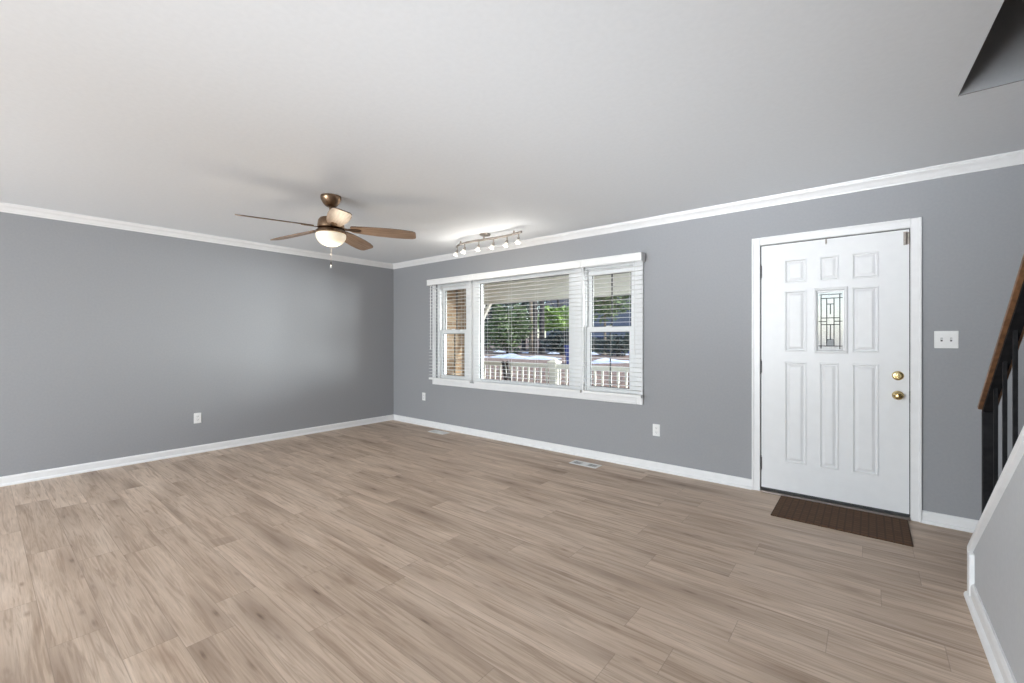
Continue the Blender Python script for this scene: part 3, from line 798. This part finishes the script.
# folded dark chair frame leaning against the rail
fc = thing('folding_chair', (-5.0, 5.75, -.06), 'dark folded wooden frame leaning against the porch railing', 'folding chair')
def lean(u, v, w=0):   # u along the frame, v up its length
    b0 = Vector((-4.60, 5.62, -.06)); up = Vector((-.42, .26, 1.0)).normalized(); side = Vector((.95, .1, 0)).normalized(); nn = side.cross(up)
    return b0 + side * u + up * v + nn * w
def leanbar(b, u0, v0, u1, v1, wd, th, off=0):
    p, q = lean(u0, v0, off), lean(u1, v1, off); b.bar(p, q, wd, th, lean(1, 0) - lean(0, 0))
for u in (0, .085):
    b = MB(); leanbar(b, u, 0, u, 1.03, .045, .035); leanbar(b, u, 1.025, u, 1.045, .055, .045); b.build('leg', M['dark_wood'], fc)
for k in range(5):
    b = MB(); leanbar(b, .02, .14 + k * .15, .065, .14 + k * .15, .03, .02); b.build('crossbar', M['dark_wood'], fc)

# ------------------------------------------------------------------ outside: yard and street
def gz(y):
    pts = [(6.1, -.45), (7.0, -.35), (9.5, .38), (11, .48), (14, .58), (17, .60), (19, .25), (21, -.05), (27, -.1), (30, .1), (60, 1.5)]
    for (a, c), (d, e) in zip(pts, pts[1:]):
        if y <= d: return c + (e - c) * max(0, (y - a)) / (d - a)
    return pts[-1][1]
b = MB(); ys = [6.19, 6.6, 7, 7.6, 8.2, 8.8, 9.5, 10.2, 11, 12, 13, 14, 15, 16, 17, 17.6, 18.3, 19, 20, 21, 23, 25, 27, 30, 35, 45, 60]; xs = [-60 + 2 * i for i in range(46)]
def lamp_dip(x): return max(0.0, min(1.0, (2.0 - x) / 2.5))          # unseen yard right of the door, lowered to clear the glare lamp
grid = [[b.bm.verts.new((x, y, -.45 + (gz(y) + .45) * (lamp_dip(x) if y < 20 else 1) + random.uniform(-.03, .03) * (y > 7))) for x in xs] for y in ys]
for j in range(len(ys) - 1):
    for i in range(len(xs) - 1):
        b.bm.faces.new((grid[j][i], grid[j][i + 1], grid[j + 1][i + 1], grid[j + 1][i]))
struct(b.build('ground', M['lawn'], smooth=60), 'reddish leaf covered front yard beyond the porch', 'ground')
b = MB(); b.box(-60, 30, 21.2, 26.8, -.3, -.02)
struct(b.build('road', M['asphalt']), 'dark street beyond the snow bank', 'road')
def snow(x0, x1, y0, y1, hh, n=26, m=7):
    b = MB(); g = []
    ph = [random.uniform(0, 6.3) for _ in range(6)]
    for j in range(m + 1):
        row = []
        for i in range(n + 1):
            u, v = i / n, j / m
            xx = x0 + (x1 - x0) * u
            edge = .5 + .28 * math.sin(xx * 2.1 + ph[0]) + .2 * math.sin(xx * 4.7 + ph[1])
            e = min(1, 6 * u, 6 * (1 - u)) * math.sin(math.pi * v)
            yy = y0 + (y1 - y0) * v + .35 * math.sin(xx * 1.7 + ph[2])
            row.append(b.bm.verts.new((xx, yy, gz(yy) - .07 + hh * e * max(0, .75 + .5 * edge * math.sin(xx * 3.3 + v * 4 + ph[3])))))
        g.append(row)
    for j in range(m):
        for i in range(n): b.bm.faces.new((g[j][i], g[j][i + 1], g[j + 1][i + 1], g[j + 1][i]))
    return b
for args, lab in (((-26, 6, 18.0, 20.0, .42, 60, 6), 'long white snow bank along the street'), ((-13.2, -7.6, 12.5, 14.2, .17, 44, 8), 'snow patch in front of the light green bush'), ((-7.2, -3.0, 11.6, 14.2, .20, 36, 8), 'snow patch on the right of the yard')):
    tag(snow(*args).build('snow_bank', M['snow'], smooth=60), lab, 'snow', kind='stuff')

def leaves(b, c, rx, ry, rz, n, size, shell=.35):
    for _ in range(n):
        d = Vector((random.gauss(0, 1), random.gauss(0, 1), random.gauss(0, 1))).normalized()
        rr = shell + (1 - shell) * random.random() ** .5
        lump = .8 + .25 * math.sin(5 * d.x + 3 * d.z) * math.cos(4 * d.y + 2)
        p = Vector(c) + Vector((d.x * rx, d.y * ry, d.z * rz)) * rr * lump
        a = Vector((random.uniform(-1, 1), random.uniform(-1, 1), random.uniform(-.7, .7))).normalized(); u = a.cross(Vector((random.uniform(-1, 1), random.uniform(-1, 1), 1))).normalized()
        s = size * random.uniform(.6, 1.3)
        v = [b.bm.verts.new(q) for q in (p - a * s, p + u * s * .5, p + a * s, p - u * s * .5)]
        b.bm.faces.new(v)
def bush(x, y, w, h, m, label, cat='bush', n=2600, size=.09, group='shrubs beyond the porch'):
    z = gz(y)
    t = thing('evergreen_bush', (x, y, z), label, cat, group)
    b = MB()
    for k in range(5):
        a = k * 1.3; b.tube([(x, y, z - .1), (x + .3 * w * math.cos(a) * .4, y + .3 * w * math.sin(a) * .4, z + h * .4), (x + w * .3 * math.cos(a), y + w * .3 * math.sin(a), z + h * .8)], .035, 6, .012)
    b.build('stems', M['bark_dark'], t)
    b = MB(); leaves(b, (x, y, z + h * .52), w * .55, w * .5, h * .55, n, size); b.build('foliage', m, t)
def tree(x, y, h, r, mt, ml, label, crown=None, n=1800, lean_=0):
    z = gz(y); t = thing('tree', (x, y, z), label, 'tree', 'trees beyond the porch')
    b = MB(); b.tube([(x, y, z - .2), (x, y, z + .3), (x + lean_ * .3, y, z + h * .4), (x + lean_, y, z + h)], r, 12, r * .45); b.build('trunk', mt, t, 60)
    if crown:
        b = MB()
        for k in range(9):
            a = k * 2.4; zz = z + h * (.35 + .07 * k); L = h * (.28 if crown else .07) * (1 - .05 * k)
            b.tube([(x + lean_ * .6, y, zz), (x + lean_ * .6 + L * .5 * math.cos(a), y + L * .5 * math.sin(a), zz + L * .35), (x + lean_ * .6 + L * math.cos(a), y + L * math.sin(a), zz + L * .8)], r * .3, 7, r * .06)
        b.build('branches', mt, t)
    if crown:
        b = MB(); leaves(b, (x + lean_, y, z + h * crown[2]), crown[0], crown[0], crown[1], n, .16, .2); b.build('crown', ml, t)
bush(-13.0, 15.6, 2.3, 2.3, M['leaf'], 'large light green evergreen bush left of centre in the picture window', n=5200, size=.085)
bush(-15.6, 16.2, 1.9, 1.9, M['leaf_dark'], 'dark evergreen bush at the left edge of the picture window', n=2600)
bush(-10.5, 16.3, 1.7, 1.1, M['leaf_dark'], 'low dark bush right of the tree trunks', n=2000)
bush(-12.7, 22.3, 2.2, 1.5, M['leaf_dark'], 'dark shrub under the bright green tree', n=2600)
bush(-7.8, 16.3, 1.5, .9, M['leaf_dark'], 'small dark shrub seen through the right narrow window', n=1300)
tree(-12.7, 17.0, 7, .13, M['bark'], None, 'pale brown tree trunk in the middle of the picture window')
tree(-12.85, 17.55, 8, .14, M['bark_dark'], None, 'dark tree trunk just right of the pale trunk')
tree(-12.05, 17.0, 8, .17, M['bark_dark'], None, 'thick dark tree trunk, second to the right of the pale trunk')
tree(-13.35, 20.4, 5.4, .12, M['bark_dark'], M['leaf_bright'], 'bright green leafy tree at the right of the picture window', (1.5, .75, .43), 4200)
tree(-15.9, 17.4, 7, .10, M['bark_dark'], None, 'thin dark tree trunk behind the light green bush')
tree(-8.9, 17.3, 5.4, .07, M['bark'], M['leaf'], 'slim loose leaved tree seen through the right narrow window', (1.35, 1.25, .46), 900)
for x, y, h, lab in ((-31.5, 34, 9, 'far dark evergreen tree furthest left across the street'), (-25.5, 33, 9, 'far dark evergreen tree directly behind the light green bush'), (-24.4, 43, 11, 'far dark evergreen tree left of the grey blue house'), (-37, 42, 12, 'far dark evergreen tree standing back at the far left'), (-7.4, 36, 9, 'far dark evergreen tree right of the grey blue house')):
    tree(x, y, h, .25, M['bark_dark'], M['leaf_dark'], lab, (3.4, h * .52, .5), 5200)
# grey house across the street
hz = 0.1
hs = thing('house', (-16.6, 33, hz), 'grey blue house across the street behind the trees', 'house')
b = MB(); b.box(-21.2, -12.0, 30.5, 37, hz - .3, hz + 3.7); b.build('house_wall', M['siding'], hs)
b = MB(); b.rings([[Vector((x, 30.0, hz + 3.7)), Vector((x, 37.5, hz + 3.7)), Vector((x, 33.75, hz + 6.2))] for x in (-21.5, -11.7)]); b.build('house_roof', M['roof'], hs)
for x in (-20.0, -17.5, -12.8):
    b = MB(); b.box(x - .5, x + .5, 30.46, 30.5, hz + 1.5, hz + 2.8); f = b.build('house_window', M['porch_white'], hs)
    b = MB(); b.box(x - .43, x + .43, 30.44, 30.47, hz + 1.57, hz + 2.73); b.build('house_pane', M['car_glass'], f)
# blue car on the street
cx, cy_, cz = -13.7, 25.0, -.02
car = thing('car', (cx, cy_, cz), 'blue car parked on the street seen through the right window', 'car')
sec = [(-2.15, .42, .72), (-2.05, .30, .80), (-1.2, .25, .88), (-.9, .25, .93), (1.3, .25, .95), (1.9, .28, .93), (2.15, .40, .80)]
b = MB(); b.rings([[Vector((cx + x, cy_ - .84, cz + z0)), Vector((cx + x, cy_ - .86, cz + (z0 + z1) / 2)), Vector((cx + x, cy_ - .78, cz + z1)), Vector((cx + x, cy_ + .78, cz + z1)), Vector((cx + x, cy_ + .86, cz + (z0 + z1) / 2)), Vector((cx + x, cy_ + .84, cz + z0))] for x, z0, z1 in sec]); b.build('body', M['car_paint'], car, 40)
def cab(x, yy, z): return Vector((cx + x, cy_ + yy, cz + z))
b = MB(); b.rings([[cab(-1.05, -.76, .93), cab(1.75, -.76, .93), cab(1.75, .76, .93), cab(-1.05, .76, .93)], [cab(-.25, -.60, 1.40), cab(1.15, -.60, 1.40), cab(1.15, .60, 1.40), cab(-.25, .60, 1.40)]]); b.build('cabin_glass', M['car_glass'], car)
b = MB(); b.box(cx - .30, cx + 1.20, cy_ - .62, cy_ + .62, cz + 1.39, cz + 1.45, .03); b.build('car_roof', M['car_paint'], car)
for x in (-1.4, 1.35):
    for s in (-1, 1):
        b = MB(); A = Matrix.Rotation(R(90), 4, 'X'); b.lathe([(.18, -.1), (.31, -.1), (.33, -.06), (.33, .06), (.31, .1), (.18, .1)], (cx + x, cy_ + s * .78, cz + .33), 20, A); b.build('wheel', M['rubber'], car)
# blue bin near the yard's edge
bx_, by_ = -7.02, 11.6
bn = thing('yard_bin', (bx_, by_, gz(by_)), 'blue plastic bin at the right edge of the yard', 'bin')
z = gz(by_) - .02
b = MB(); b.rings([[Vector((bx_ + sx * s, by_ + sy * s, zz)) for sx, sy in ((-1, -1), (1, -1), (1, 1), (-1, 1))] for s, zz in ((.16, z), (.20, z + .55))]); b.build('bin_body', M['bin'], bn)
b = MB(); b.box(bx_ - .22, bx_ + .22, by_ - .22, by_ + .22, z + .55, z + .60, .012); b.build('lid', M['bin'], bn)
